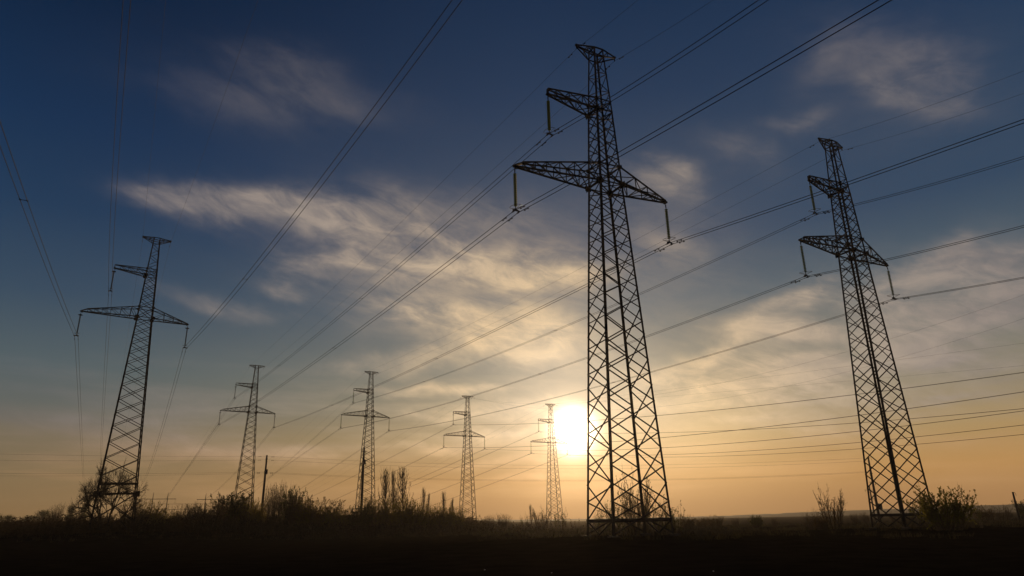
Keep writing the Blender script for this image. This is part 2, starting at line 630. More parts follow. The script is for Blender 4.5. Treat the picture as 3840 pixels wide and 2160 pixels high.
def arm(kind):
    m = MB()
    if kind == 'upper':
        s, zb, zt, xt, ztb, ztt = -1, ZU, ZUT, XU, 30.55, 31.05
        fr = [.3, .57, .82]
        knee = None
    elif kind == 'long':
        s, zb, zt, xt, ztb, ztt = -1, ZA, ZAT, XL, 23.75, 23.85
        fr = [.13, .31, .485, .64, .77, .89]
        knee = .89
    else:
        s, zb, zt, xt, ztb, ztt = 1, ZA, ZAT, XR, 23.6, 23.72
        fr = [.31, .575, .81]
        knee = None
    xr = wx(zb)

    def bot(f, y):
        return Vector((s * (xr + (xt - xr) * f), y * (wy(zb) * (1 - f) + .07 * f), zb + (ztb - zb) * f))

    def top(f, y):
        x0 = wx(zt)
        w = wy(zt) * (1 - f) + .07 * f
        if knee:
            zk = zb + (ztb - zb) * knee + .45
            z = zt + (zk - zt) * f / knee if f <= knee else zk + (ztt - zk) * (f - knee) / (1 - knee)
        else:
            z = zt + (ztt - zt) * f
        return Vector((s * (x0 + (xt - x0) * f), y * w, z))
    ends = [0.0] + fr + [1.0]
    for y in (-1, 1):
        for a, b in zip(ends, ends[1:]):
            m.box_bar(bot(a, y), bot(b, y), .11)
            m.box_bar(top(a, y), top(b, y), .09)
        for i, f in enumerate(fr):
            m.box_bar(bot(f, y), top(f, y), .06, .05)
            m.box_bar(top(f, y), bot(ends[i], y), .065, .05)
        if kind == 'upper':
            m.box_bar(bot(1, y), top(1, y), .09)
        gusset(m, bot(0, y), .5, .40)
        gusset(m, top(0, y), .28, .26)
    m.box_bar(bot(0, -1), bot(0, 1), .12)
    for i, (a, b) in enumerate(zip(ends, ends[1:])):
        t = 1 if i % 2 else -1
        if b < 1:
            m.box_bar(bot(b, -1), bot(b, 1), .05)
            m.box_bar(top(b, -1), top(b, 1), .05)
        m.box_bar(bot(a, t), bot(b, -t), .055)
        m.box_bar(top(a, -t), top(b, t), .05)
    tip = bot(1, 0)
    m.block(tip + Vector((0, 0, .02)), .26, .2, .14)
    m.block(tip + Vector((-s * .12, 0, -.1)), .14, .05, .16)
    if kind == 'long':
        m.block(top(knee, 0), .16, .24, .14)
    return m


def top_bracket():
    m = MB()
    for s in (-1, 1):
        tip = Vector((s * XT, 0, ZT))
        for y in (-1, 1):
            m.box_bar((s * .43, y * .43, ZT), tip + Vector((0, y * .05, 0)), .08)
            m.box_bar((s * .46, y * .45, 35.35), tip + Vector((0, y * .05, -.1)), .08)
            mid = Vector((s * .95, y * .29, ZT))
            midb = Vector((s * .95, y * .30, 35.35 + .55 * .36))
            m.box_bar(mid, midb, .05)
            m.box_bar((s * .46, y * .45, 35.35), mid, .05)
        m.box_bar((s * .95, -.29, ZT), (s * .95, .29, ZT), .05)
        m.box_bar((s * .43, -.43, ZT), (s * .95, .29, ZT), .05)
        m.block(tip, .2, .16, .14)
    for y in (-1, 1):
        m.box_bar((-.43, y * .43, ZT), (.43, y * .43, ZT), .09)
        m.box_bar((y * .43, -.43, ZT), (y * .43, .43, ZT), .09)
    return m


def base_brace(tall):
    m = MB()
    for z in ((0.0, 1.25) if tall else (0.0,)):
        c = [Vector((-wx(z), -wy(z), z)), Vector((wx(z), -wy(z), z)), Vector((wx(z), wy(z), z)), Vector((-wx(z), wy(z), z))]
        for i in range(4):
            m.box_bar(c[i], c[(i + 1) % 4], .08, .13)
        m.box_bar(c[0] + Vector((0, 0, .02)), c[2] + Vector((0, 0, .02)), .08, .1)
        m.box_bar(c[1] - Vector((0, 0, .1)), c[3] - Vector((0, 0, .1)), .08, .1)
    if tall:
        for x in (-1, 1):
            for y in (-1, 1):
                gusset(m, (x * wx(0), y * wy(0), -.05), .62, .62)
    return m


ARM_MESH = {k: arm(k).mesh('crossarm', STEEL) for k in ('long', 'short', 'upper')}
TOP_MESH = top_bracket().mesh('top_bracket', STEEL)


def make_pylon(loc, yaw, label, tall=False):
    x, y, z0 = loc
    base = ground_z(x, y)
    foot = max(.7, z0 - base)
    root = tag(empty('lattice_pylon', (x, y, base), yaw), label, 'pylon', 'lattice pylons of the power lines')
    off = Vector((0, 0, foot))

    def put(o):
        o.location = off
        return o
    for sx in (-1, 1):
        for sy in (-1, 1):
            m = MB()
            zs = [-foot - .25, 0, ZA, ZU, ZT]
            w = [.145, .145, .13, .11, .095]
            for i in range(4):
                a = Vector((sx * wx(zs[i]), sy * wy(zs[i]), zs[i]))
                b = Vector((sx * wx(zs[i + 1]), sy * wy(zs[i + 1]), zs[i + 1]))
                m.angle_bar(a, b, w[i], .028 + w[i] * .06, (-sx, 0, 0), (0, -sy, 0))
            put(m.build('leg', STEEL, root))
    for f in ('front', 'back', 'left', 'right'):
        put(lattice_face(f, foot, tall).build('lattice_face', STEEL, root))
    for k in ('long', 'short', 'upper'):
        put(link_mesh('crossarm', ARM_MESH[k], root))
    put(link_mesh('top_bracket', TOP_MESH, root))
    put(base_brace(tall).build('base_brace', STEEL, root))
    for sx in (-1, 1):
        for sy in (-1, 1):
            m = MB()
            zf = -foot
            m.block((sx * wx(zf), sy * wy(zf), zf - .16), .55, .55, .5)
            put(m.build('concrete_footing', CONC, root))
    return root


PYLONS = {   # position (brace height), yaw in degrees, label, short name, type
    'B': ((7.204, 46.332, 1.548), 27.09, 'tallest lattice pylon, its left leg cutting the edge of the white sun glare', 'the tallest pylon', 'disc'),
    'C': ((32.843, 61.488, 1.458), 31.13, 'big leaning-looking lattice pylon at right with two thin poles seen through its base', 'the large right pylon', 'disc'),
    'D': ((-52.155, 92.574, 5.984), 32.7, 'leftmost lattice pylon, a bare tree tangled behind its gusseted foot', 'the leftmost pylon', 'shield'),
    'E': ((-67.681, 176.571, 5.569), 29.67, 'distant lattice pylon rising from bushes just left of a plain slanting pole', 'the pylon left of the slanting pole', 'shield'),
    'F': ((-39.44, 186.215, 5.281), 29.99, 'distant lattice pylon with a dark concrete pole standing in front of its left leg', 'the pylon behind the dark pole', 'disc'),
    'G': ((-14.531, 211.367, 2.325), 26.5, 'distant lattice pylon between the tall bare poplars and the glowing tan pylon', 'the pylon right of the poplars', 'disc'),
    'H': ((11.599, 221.803, .92), 28.5, 'smallest lattice pylon, faded tan in the glare at the left of the sun', 'the faded pylon in the glare', 'disc'),
}
for k, (loc, yaw, lab, short, typ) in PYLONS.items():
    make_pylon(loc, R(yaw), lab, k == 'D')


def local_to_world(k, lx, ly, lz):
    (x, y, z), yaw = PYLONS[k][0], R(PYLONS[k][1])
    c, s = math.cos(yaw), math.sin(yaw)
    return Vector((x + c * lx - s * ly, y + s * lx + c * ly, z + lz))


# ---------------------------------------------------------------- insulator strings
def disc_stack(n, r):
    m = MB()
    z0 = -.42
    pitch = (INS - .42 - .42) / n
    for i in range(n):
        z = z0 - i * pitch
        m.lathe([(.03, 0), (.045, -.02), (r * .55, -.035), (r, -.075), (r * .96, -.092), (r * .4, -.085), (.03, -.095), (.025, -pitch)], 12, (0, 0, z))
    return m


def hanger():
    m = MB()
    m.tube([(0, 0, .02), (0, 0, -.22)], .022, 5)
    m.block((0, 0, -.16), .05, .09, .12)
    m.tube([(0, 0, -.22), (0, 0, -.44)], .03, 6)
    m.block((0, 0, -.30), .08, .04, .07)
    return m


def guard_ring():
    m = MB()
    pts = []
    for i in range(25):
        t = 2 * math.pi * i / 24
        pts.append((.30 * math.sin(t), .62 * math.cos(t), -INS + .42 + .10 * math.cos(t)))
    m.tube(pts, .016, 5)
    m.tube([(0, -.62, -INS + .32), (0, 0, -INS + .16)], .012, 4)
    m.tube([(0, .62, -INS + .52), (0, 0, -INS + .16)], .012, 4)
    return m


def yoke():
    m = MB()
    m.tube([(0, 0, -INS + .46), (0, 0, -INS + .14)], .03, 6)
    m.box_bar((-.24, 0, -INS + .12), (.24, 0, -INS + .12), .04, .11)
    m.block((0, 0, -INS + .17), .18, .045, .14)
    return m


def clamp(x):
    m = MB()
    m.block((x, 0, -INS + .06), .05, .10, .14)
    m.tube([(x, -.20, -INS + .015), (x, -.1, -INS - .005), (x, .1, -INS - .005), (x, .2, -INS + .015)], [.03, .05, .05, .03], 6)
    return m


INSM = {'hang': hanger().mesh('hanger_link', STEEL), 'ring': guard_ring().mesh('guard_ring', STEEL, True), 'yoke': yoke().mesh('yoke_plate', STEEL),
        'c0': clamp(-.2).mesh('wire_clamp', STEEL), 'c1': clamp(.2).mesh('wire_clamp', STEEL),
        'disc': disc_stack(18, .135).mesh('disc_stack', GLASSG, True), 'shield': disc_stack(22, .105).mesh('disc_stack', GLASSC, True)}
_m = MB()
_m.lathe([(.05, .0), (.27, -.02), (.29, -.05), (.25, -.075), (.05, -.06)], 14, (0, 0, -.36))
INSM['hood'] = _m.mesh('top_shield', STEEL, True)
ARMS = {'yl': (-XL, 23.75, 'the long lower arm'), 'yu': (-XU, 30.54, 'the upper arm'), 'yr': (XR, 23.595, 'the short lower arm')}
ATT = {}
LINE_AZ = {'B': -30.2, 'C': -30.2, 'D': -30.2, 'E': -30.2, 'F': -30.2, 'G': -36.5, 'H': -36.5}
for k, (loc, yaw, lab, short, typ) in PYLONS.items():
    for a, (lx, lz, an) in ARMS.items():
        p = local_to_world(k, lx, 0, lz - .12)
        ty = 'shield' if (typ == 'shield' or (k == 'G' and a == 'yu')) else 'disc'
        look = {'disc': 'green glass', 'shield': 'slim pale'}[ty]
        root = tag(empty('insulator_string', p, R(-LINE_AZ[k])), f'{look} insulator under {an} of {short}', 'insulator', 'insulator strings of the pylons')
        for nm, mk in (('hanger_link', 'hang'), ('disc_stack', ty), ('guard_ring', 'ring'), ('yoke_plate', 'yoke'), ('wire_clamp', 'c0'), ('wire_clamp', 'c1')):
            link_mesh(nm, INSM[mk], root)
        if ty == 'shield':
            link_mesh('top_shield', INSM['hood'], root)
        ATT[k, a] = p + Vector((0, 0, -INS))
    for a, s in (('tl', -1), ('tr', 1)):
        p = local_to_world(k, s * XT, 0, ZT)
        ATT[k, a] = p + Vector((0, 0, -.34))


# ---------------------------------------------------------------- overhead wires
BACK = {('D', 'yl'): (-29.15, -.0914, .000262), ('D', 'yu'): (-30.29, -.1094, .001567), ('D', 'yr'): (-32.72, -.0683, .000564),
        ('B', 'yu'): (-30.87, -.1766, .002281), ('B', 'yl'): (-29.88, -.1210, .000649), ('B', 'yr'): (-30.60, -.1184, .000568),
        ('C', 'yu'): (-30.10, -.1961, .002644), ('C', 'yl'): (-30.04, -.1392, .001821), ('C', 'yr'): (-30.91, -.1322, .001574),
        ('G', 'yu'): (-36.16, -.1248, .000367), ('G', 'yl'): (-38.59, -.1019, .00043), ('G', 'yr'): (-38.77, -.1204, .000526),
        ('H', 'yu'): (-36.33, -.1365, .00043), ('H', 'yl'): (-36.58, -.1190, .000527), ('H', 'yr'): (-35.19, -.1183, .000498),
        ('D', 'tl'): (-29.2, -.0167, .00004), ('D', 'tr'): (-31.74, -.0498, .000436), ('B', 'tl'): (-30.29, -.151, .002053), ('B', 'tr'): (-30.2, -.2348, .003101),
        ('C', 'tl'): (-29.97, -.2311, .002926), ('C', 'tr'): (-30.09, -.2359, .003101), ('G', 'tl'): (-35.41, -.2483, .001281), ('G', 'tr'): (-37.4, -.2896, .00153),
        ('H', 'tl'): (-35.68, -.0661, .00003), ('H', 'tr'): (-36.12, -.0902, .00003)}
FWD = {('D', 'yl'): (-30.62, -.0258, .00001), ('D', 'yu'): (-30.09, -.0485, .0001), ('D', 'yr'): (-28.71, -.1265, .000442), ('D', 'tl'): (-30.2, -.05, .0001), ('D', 'tr'): (-30.2, -.06, .0001),
       ('E', 'yl'): (-28.88, -.0507, 0), ('E', 'yu'): (-28.95, -.0617, 0), ('E', 'yr'): (-28.88, -.1274, .000305), ('E', 'tl'): (-29, -.07, .0001), ('E', 'tr'): (-29, -.07, .0001),
       ('F', 'yl'): (-28.74, -.0621, 0), ('F', 'yu'): (-28.96, -.1083, 0), ('F', 'yr'): (-29.47, -.1042, 0), ('F', 'tl'): (-29, -.09, 0), ('F', 'tr'): (-29, -.09, 0)}
for _q in 'GH':
    for _a in ('yl', 'yu', 'yr', 'tl', 'tr'):
        FWD[_q, _a] = (-37.2, -.165 if _a[0] == 'y' else -.19, .00012)
SAG = {'E': .00017, 'F': .00034}


def run(p0, phi, a, k, sg, tmax):
    d = Vector((math.sin(R(phi)), math.cos(R(phi)), 0)) * sg
    pts = []
    n = 40
    for i in range(1, n + 1):
        t = tmax * i / n
        q = p0 + d * t
        q.z = p0.z + a * t + k * t * t
        if sg > 0 and q.z < ground_z(q.x, q.y) + 3.5:
            break
        pts.append(q)
    return pts


def damper(m, pts_fn, t):
    """a Stockbridge damper: two weights on a short messenger under the wire"""
    c, d = pts_fn(t)
    lo = Vector((0, 0, -.085))
    m.block(c + Vector((0, 0, -.04)), .04, .05, .09)
    m.tube([c + lo - d * .22, c + lo + d * .22], .009, 4)
    for s in (-1, 1):
        m.tube([c + lo + d * (s * .13), c + lo + d * (s * .17), c + lo + d * (s * .27)], [.03, .05, .045], 6)


WIRE_NAME = {'yl': 'the long lower arm', 'yu': 'the upper arm', 'yr': 'the short lower arm', 'tl': 'the left top tip', 'tr': 'the right top tip'}
LINES = [('B', 'E'), ('C', 'F'), ('D', None), ('G', None), ('H', None)]
for near, far in LINES:
    for a in ('yl', 'yu', 'yr', 'tl', 'tr'):
        twin = a[0] == 'y'
        p = ATT[near, a]
        phi, aa, kk = BACK[near, a]
        tmax = min(260 if near in 'GH' else 150, max(60, abs(aa) / kk if kk > 1e-6 else 150))
        back = run(p, phi, aa, kk, -1, tmax)
        chain = list(reversed(back)) + [p.copy()]
        joints = [len(chain) - 1]
        last = near
        if far:
            q = ATT[far, a]
            L = (q - p).length
            for i in range(1, 41):
                t = i / 40
                r = p.lerp(q, t)
                r.z -= SAG[far] * (1.0 if twin else .6) * L * L * t * (1 - t)
                chain.append(r)
            joints.append(len(chain) - 1)
            last = far
            p = q
        phi, aa, kk = FWD[last, a]
        chain += run(p, phi, aa, kk, 1, 300)
        sh = PYLONS[near][3]
        for sd, side in ((-1, 'left'), (1, 'right')) if twin else ((0, ''),):
            side_v = Vector((math.cos(R(LINE_AZ[near])), -math.sin(R(LINE_AZ[near])), 0)) * (.2 * sd)
            pts = [c + side_v for c in chain]
            m = MB()
            m.tube(pts, .021 if twin else .0105, 5)
            if twin:
                w = tag(m.build('power_cable', CABLE), f'{side} twin cable under {WIRE_NAME[a]} of {sh}', 'power cable', 'power cables of the pylons')
            else:
                w = tag(m.build('earth_wire', CABLE), f'thin earth wire at {WIRE_NAME[a]} of {sh}', 'wire', 'earth wires over the pylons')
                for j in joints:
                    h = MB()
                    h.tube([pts[j] + Vector((0, 0, .36)), pts[j]], .02, 5)
                    h.block(pts[j] + Vector((0, 0, .12)), .08, .08, .1)
                    h.block(pts[j], .06, .06, .07)
                    h.build('wire_hanger', STEEL, w)

            def at_len(j, dist, dr):
                i, acc = j, 0.0
                while 0 <= i + dr < len(pts):
                    seg = (pts[i + dr] - pts[i])
                    if acc + seg.length >= dist:
                        return pts[i] + seg.normalized() * (dist - acc), seg.normalized()
                    acc += seg.length
                    i += dr
                return pts[i], Vector((0, 1, 0))
            for j in joints:
                for dr in (-1, 1):
                    dm = MB()
                    damper(dm, lambda t: at_len(j, t, dr), (1.25 if sd <= 0 else 1.1) if twin else .9)
                    dm.build('damper', STEEL, w)
            if twin and sd < 0:
                if near == 'D':
                    for dist in {'yl': (55.9,), 'yr': (40.1, 96), 'yu': (98,)}[a]:
                        c, d = at_len(joints[0], dist, -1)
                        s_ = MB()
                        ov = Vector((math.cos(R(LINE_AZ[near])), -math.sin(R(LINE_AZ[near])), 0)) * .4
                        s_.tube([c, c + ov], .02, 5)
                        s_.block(c, .07, .12, .07)
                        s_.block(c + ov, .07, .12, .07)
                        s_.build('spacer', STEEL, w)
                elif near in 'BC':
                    for dist in (45, 95):
                        c, d = at_len(joints[0], dist, 1)
                        s_ = MB()
                        ov = Vector((math.cos(R(LINE_AZ[near])), -math.sin(R(LINE_AZ[near])), 0)) * .4
                        s_.tube([c, c + ov], .02, 5)
                        s_.block(c, .07, .12, .07)
                        s_.block(c + ov, .07, .12, .07)
                        s_.build('spacer', STEEL, w)


# ---------------------------------------------------------------- poles
def pole(az, dist, top_el, label, r0=.2, r1=.12, arms=(), box=None, yaw=0.0, hooks=False):
    x, y = polar(az, dist)
    g = ground_z(x, y)
    h = EYE + dist * math.tan(R(top_el)) - g
    arms = [(h - dz_, w_, n_) for dz_, w_, n_ in arms]
    root = tag(empty('utility_pole', (x, y, g), yaw), label, 'pole')
    m = MB()
    m.lathe([(r0, -.4), (r0 * .8 + r1 * .2, h * .3), (r0 * .4 + r1 * .6, h * .7), (r1, h - .03), (r1 * .7, h)], 10)
    m.build('shaft', CONC, root, True)
    for z, w, n in arms:
        a = MB()
        a.box_bar((-w / 2, 0, z), (w / 2, 0, z), .09, .11)
        a.tube([(-w * .3, .02, z), (0, .02, z - w * .22)], .025, 4)
        a.tube([(w * .3, .02, z), (0, .02, z - w * .22)], .025, 4)
        arm_o = a.build('crossarm', STEEL, root)
        for i in range(n):
            xx = -w / 2 + .08 + (w - .16) * i / max(1, n - 1)
            b = MB()
            b.lathe([(.02, 0), (.06, -.06), (.05, -.1), (.065, -.2), (.05, -.3), (.065, -.4), (.03, -.5)], 8, (xx, 0, z - .06))
            b.build('insulator', GLASSG, arm_o, True)
    if box:
        b = MB()
        bz, bw, bh, off = box
        bz = h - bz
        b.block((off, 0, bz), bw, .3, bh)
        b.block((off, 0, bz + bh / 2 + .02), bw + .08, .36, .05)
        b.build('equipment_box', BOXM, root)
    if hooks:
        b = MB()
        b.tube([(r1, 0, h - .25), (.45, 0, h - .05), (.75, 0, h - .15), (.85, 0, h - .5)], .025, 5)
        b.build('bracket', STEEL, root)
    return root, Vector((x, y, g + h))


P1, g1 = pole(-19.6, 150, 5.10, 'plain slanting concrete pole rising from bushes in open sky left of centre', .26, .15, ((.75, .5, 2), (3.2, .6, 2)), (3.3, .35, .9, .25), R(-20))
P2, g2 = pole(-12.25, 130, 5.74, 'dark concrete pole standing in front of the left leg of a distant pylon', .26, .15, ((.8, .9, 2), (2.9, 1.1, 2)), (2.6, .3, .6, .22), R(-12))
P3, g3 = pole(26.62, 150, 3.78, 'taller of the two poles seen through the base of the right pylon', .26, .15, ((4.6, 1.6, 2), (3.0, .8, 1)), (9.0, 1.0, 1.0, .75), R(27), True)
P4, g4 = pole(26.35, 230, 1.79, 'shorter pole with a wide crossarm seen through the base of the right pylon', .25, .17, ((1.2, 4.4, 2), (3.6, 2.6, 2)), None, R(27))
P5, g5 = pole(34.75, 120, 1.05, 'short leaning pole with a hooked bracket by the right edge', .15, .11, (), None, R(35), True)
XO, YO = polar(-53, 175)
for z, ze, sag, lab in ((.2, 16.2, .8, 'highest thin wire across the low sky at left, over the slanting pole'), (.9, 14.7, .8, 'second highest thin wire across the low sky at left, reaching the slanting pole'),
                        (3.3, 12.6, .8, 'third thin wire down across the low sky at left'), (3.5, 12.1, .9, 'lowest thin wire across the low sky at left')):
    m = MB()
    pts = []
    ends = [Vector((XO, YO, ze)), g1 - Vector((0, 0, z)), g3 - Vector((0, 0, z * .8))]
    for a, b, sg in ((ends[0], ends[1], sag), (ends[1], ends[2], 1.6)):
        for i in range(31):
            t = i / 30
            q = a.lerp(b, t)
            q.z -= 4 * sg * t * (1 - t)
            if not pts or i:
                pts.append(q)
    m.tube(pts, .011, 4)
    w = tag(m.build('pole_wire', CABLE), lab, 'wire', 'thin wires of the concrete poles')
    for s in (-1, 1):
        dd = MB()
        j = 30
        d = (pts[j + s] - pts[j]).normalized()
        damper(dd, lambda t: (pts[j] + d * t, d), 1.3)
        dd.build('damper', STEEL, w)


def portal(az1, az2, dist, bar_el, bar_w, label):
    a, b = Vector((*polar(az1, dist), 0)), Vector((*polar(az2, dist), 0))
    a.z = b.z = ground_z(a.x, a.y)
    h = EYE + dist * math.tan(R(bar_el)) - a.z
    root = tag(empty('portal_pole', a), label, 'pole', 'two-legged portal poles above the bushes')
    L = b - a
    d = Vector((L.x, L.y, 0)).normalized()
    for o in (Vector(), L):
        m = MB()
        m.tube([o + Vector((0, 0, -.3)), o + Vector((0, 0, h * .93)), o + Vector((0, 0, h + 2.2)), o + Vector((.1, 0, h + 3.2))], [.26, .2, .12, .05], 7)
        m.build('post', CONC, root, True)
    m = MB()
    c = L / 2 + Vector((0, 0, h))
    m.box_bar(c - d * (bar_w / 2), c + d * (bar_w / 2), .22, .26)
    bar = m.build('crossbar', STEEL, root)
    for k in (-1, 0, 1):
        b_ = MB()
        q = c + d * (k * (bar_w / 2 - .3))
        b_.tube([q, q + Vector((0, 0, -1.6))], .05, 5)
        b_.tube([q + Vector((0, 0, -1.6)), q + Vector((0, 0, -1.9))], .09, 5)
        b_.build('insulator', GLASSG, bar)
    return a + c, d * bar_w


q1 = portal(-27.08, -26.13, 400, 1.93, 14.5, 'two-legged portal pole just right of the leftmost pylon, its crossbar clear of the bushes')
q2 = portal(-23.6, -22.68, 400, 1.88, 14.5, 'two-legged portal pole left of the pylon by the slanting pole, its legs sunk in bushes')
q3 = portal(-16.10, -17.0, 400, 1.68, 14.5, 'portal pole whose right post sticks up right of the pale bare trees')
q4 = portal(-25.75, -25.14, 620, 1.2, 20, 'smallest portal pole, low behind the bushes right of the first portal')
for lab, k in (('left wire strung between the portal poles', -.45), ('middle wire strung between the portal poles', 0.0), ('right wire strung between the portal poles', .45)):
    m = MB()
    A = [q[0] + q[1] * k + Vector((0, 0, -2)) for q in (q1, q2)] + [q3[0] - q3[1] * k + Vector((0, 0, -2))]
    pts = []
    for a, b in zip(A, A[1:]):
        for i in range(13):
            t = i / 12
            r = a.lerp(b, t)
            r.z -= 1.6 * t * (1 - t)
            pts.append(r)
    m.tube(pts, .03, 4)
    tag(m.build('portal_wire', CABLE), lab, 'wire', 'wires of the portal poles')


# ---------------------------------------------------------------- plants
def rv(rng, s=1.0):
    return Vector((rng.gauss(0, s), rng.gauss(0, s), rng.gauss(0, s)))


def stem_path(rng, p, d, L, n, wob, lift):
    pts = [p.copy()]
    d = d.normalized()
    for i in range(n):
        d = (d + rv(rng, wob) + Vector((0, 0, lift))).normalized()
        p = p + d * (L / n)
        pts.append(p.copy())
    return pts, d


def shrub(seed, h, w, n_stems, n_br, br_len, leaf_n, leaf_L, r0, lift=.12, wob=.10, spread=.55, tips=.5, leaders=.35):
    """many stems fanning from the base, side shoots, and leaves towards the shoots' ends"""
    rng = random.Random(seed)
    S, F = MB(), MB()
    for i in range(n_stems):
        a = rng.uniform(0, 2 * math.pi)
        rr = w * .18 * math.sqrt(rng.random())
        p = Vector((rr * math.cos(a), rr * math.sin(a), -.1))
        sp = 1.3 * spread * math.sqrt(rng.random()) * w / (2 * h)
        d = Vector((math.cos(a) * sp, math.sin(a) * sp, 1))
        lead = rng.random() < leaders
        if lead:
            d = Vector((d.x * .6, d.y * .6, 1))
        L = h * (rng.uniform(.85, 1.0) if lead else rng.uniform(.4, .8))
        pts, dd = stem_path(rng, p, d, L, 7, wob, lift)
        rad = [r0 * (1 - .8 * k / 7) for k in range(8)]
        S.tube(pts, rad, 3, False)

        def dress(q, dirs, n):
            for _ in range(n):
                k = rng.random() ** (1 - tips + .05)
                i0 = min(int(k * (len(q) - 1)), len(q) - 2)
                c = q[i0].lerp(q[i0 + 1], k * (len(q) - 1) - i0)
                dl = ((q[i0 + 1] - q[i0]).normalized() + rv(rng, .6)).normalized()
                F.leaf(c, dl, rv(rng).normalized(), leaf_L * rng.uniform(.6, 1.3), leaf_L * rng.uniform(.35, .6))
        dress(pts, dd, leaf_n)
        for b in range(n_br // 2 if lead else n_br):
            k = rng.uniform(.25, .97)
            i0 = min(int(k * 7), 6)
            c = pts[i0].lerp(pts[i0 + 1], k * 7 - i0)
            bd = ((pts[i0 + 1] - pts[i0]).normalized() * .9 + rv(rng, .45)).normalized()
            bl = br_len * rng.uniform(.5, 1.2) * (1.15 - .5 * k)
            bp, bdir = stem_path(rng, c, bd, bl, 3, wob, lift)
            S.tube(bp, [r0 * .4, r0 * .34, r0 * .26, r0 * .16], 3, False)
            dress(bp, bdir, leaf_n)
    return S, F


def poplar(seed, h, w, leaf_n=3, leaf_L=.16):
    """upright branches crowding close to one trunk"""
    rng = random.Random(seed)
    S, F = MB(), MB()
    tr, _ = stem_path(rng, Vector((0, 0, -.2)), Vector((0, 0, 1)), h, 12, .02, .05)
    S.tube(tr, [.15 * (1 - .9 * k / 12) + .012 for k in range(13)], 5, False)
    for i in range(64):
        k = rng.uniform(.06, .93)
        i0 = min(int(k * 12), 11)
        c = tr[i0].lerp(tr[i0 + 1], k * 12 - i0)
        a = rng.uniform(0, 2 * math.pi)
        env = (1 - k) ** .75 * min(1, .35 + 3 * k)          # crown outline
        L = min(h * .30 * rng.uniform(.5, 1.1), (h - c.z) * .9 + .2)
        reach = w * .8 * env * rng.uniform(.3, 1.1)
        tip = Vector((c.x + math.cos(a) * reach, c.y + math.sin(a) * reach, c.z + L))
        mid = Vector((c.x + math.cos(a) * reach * .72, c.y + math.sin(a) * reach * .72, c.z + L * .42)) + rv(rng, .06)
        bp = [c, c.lerp(mid, .55), mid, mid.lerp(tip, .5) + rv(rng, .05), tip]
        S.tube(bp, [.045, .038, .03, .022, .01], 3, False)
        for b in range(7):
            kk = rng.randint(1, 4)
            d = (Vector((0, 0, 1)) + rv(rng, .3)).normalized()
            q, _ = stem_path(rng, bp[kk], d, L * rng.uniform(.2, .42), 2, .05, .1)
            S.tube(q, [.02, .016, .008], 3, False)
            for _ in range(leaf_n):
                F.leaf(q[rng.randint(0, 2)], (Vector((0, 0, .6)) + rv(rng, .6)).normalized(), rv(rng).normalized(), leaf_L * rng.uniform(.6, 1.2), leaf_L * .5)
    return S, F


def bare_tree(seed, h, w):
    rng = random.Random(seed)
    S, F = MB(), MB()

    def grow(p, d, L, r, depth):
        n = 5 if depth < 3 else 3
        pts, dd = stem_path(rng, p, d, L, n, .14, .03 if depth < 2 else -.01)
        S.tube(pts, [r * (1 - .5 * k / n) for k in range(n + 1)], 5 if depth < 2 else 3, False)
        if depth >= 5:
            return
        for _ in range((3, 4, 4, 3, 3)[depth]):
            k = rng.uniform(.4, 1.0)
            i0 = min(int(k * n), n - 1)
            c = pts[i0].lerp(pts[i0 + 1], k * n - i0)
            nd = (dd + rv(rng, .52) + Vector((0, 0, .42 if c.z < 2.5 else .16))).normalized()
            grow(c, nd, L * rng.uniform(.55, .82), r * .63, depth + 1)
    for i in range(6):
        a = i * 1.05 + rng.uniform(-.3, .3)
        grow(Vector((.25 * math.cos(a), .25 * math.sin(a), -.2)), Vector((math.cos(a) * .62, math.sin(a) * .62, 1.1)), h * .40, .12, 0)
    return S, F


def round_tree(seed, h, w):
    """crown of many leaves round a few limbs"""
    rng = random.Random(seed)
    S, F = MB(), MB()
    S.tube([(0, 0, -.3), (0, 0, h * .3), (0.1, 0, h * .6)], [.3, .25, .1], 6, False)
    cl = []
    for i in range(26):
        a, t = rng.uniform(0, 6.283), rng.random()
        rad = w * .5 * math.sqrt(rng.random())
        z = h * (.10 + .78 * t)
        k = math.sin(math.pi * (.25 + .68 * t))
        c = Vector((rad * k * math.cos(a), rad * k * math.sin(a), z))
        S.tube([(0, 0, h * .25), c * .6 + Vector((0, 0, h * .12)), c], [.1, .06, .03], 3, False)
        cl.append(c)
    for c in cl:
        for _ in range(150):
            p = c + Vector((rng.gauss(0, w * .12), rng.gauss(0, w * .12), rng.gauss(0, h * .07)))
            F.leaf(p, rv(rng).normalized(), rv(rng).normalized(), rng.uniform(.25, .5), rng.uniform(.2, .35))
    return S, F


SPECIES = {}


def species(key, fn, bark, leafm):
    S, F = fn
    me = [('stems', S.mesh('stems', bark))]
    if F.v:
        me.append(('foliage', F.mesh('foliage', leafm)))
    SPECIES[key] = me


species('leafy1', shrub(11, 4, 4.2, 84, 7, .9, 8, .13, .032, .12, .08, .6, .75), TWIG, LEAF_Y)
species('leafy2', shrub(12, 4, 3.6, 78, 8, 1.0, 8, .13, .032, .16, .10, .65, .75), TWIG, LEAF_Y)
species('leafy3', shrub(13, 4, 4.6, 86, 8, .8, 8, .13, .032, .12, .10, .68, .7), TWIG, LEAF_B)
species('green1', shrub(14, 4, 4.0, 84, 8, .9, 11, .15, .034, .14, .10, .65, .7), BARK, LEAF_G)
species('bare1', shrub(15, 4, 3.6, 48, 11, 1.1, 2, .11, .028, .16, .10, .6), TWIG, LEAF_B)
species('bare2', shrub(16, 4, 4.2, 44, 12, 1.3, 2, .11, .028, .10, .12, .7), TWIG, LEAF_B)
species('vshrub', shrub(17, 4, 4.4, 26, 17, .75, 5, .10, .030,   .05, .07, .66, .5, .12), BARK, LEAF_B)
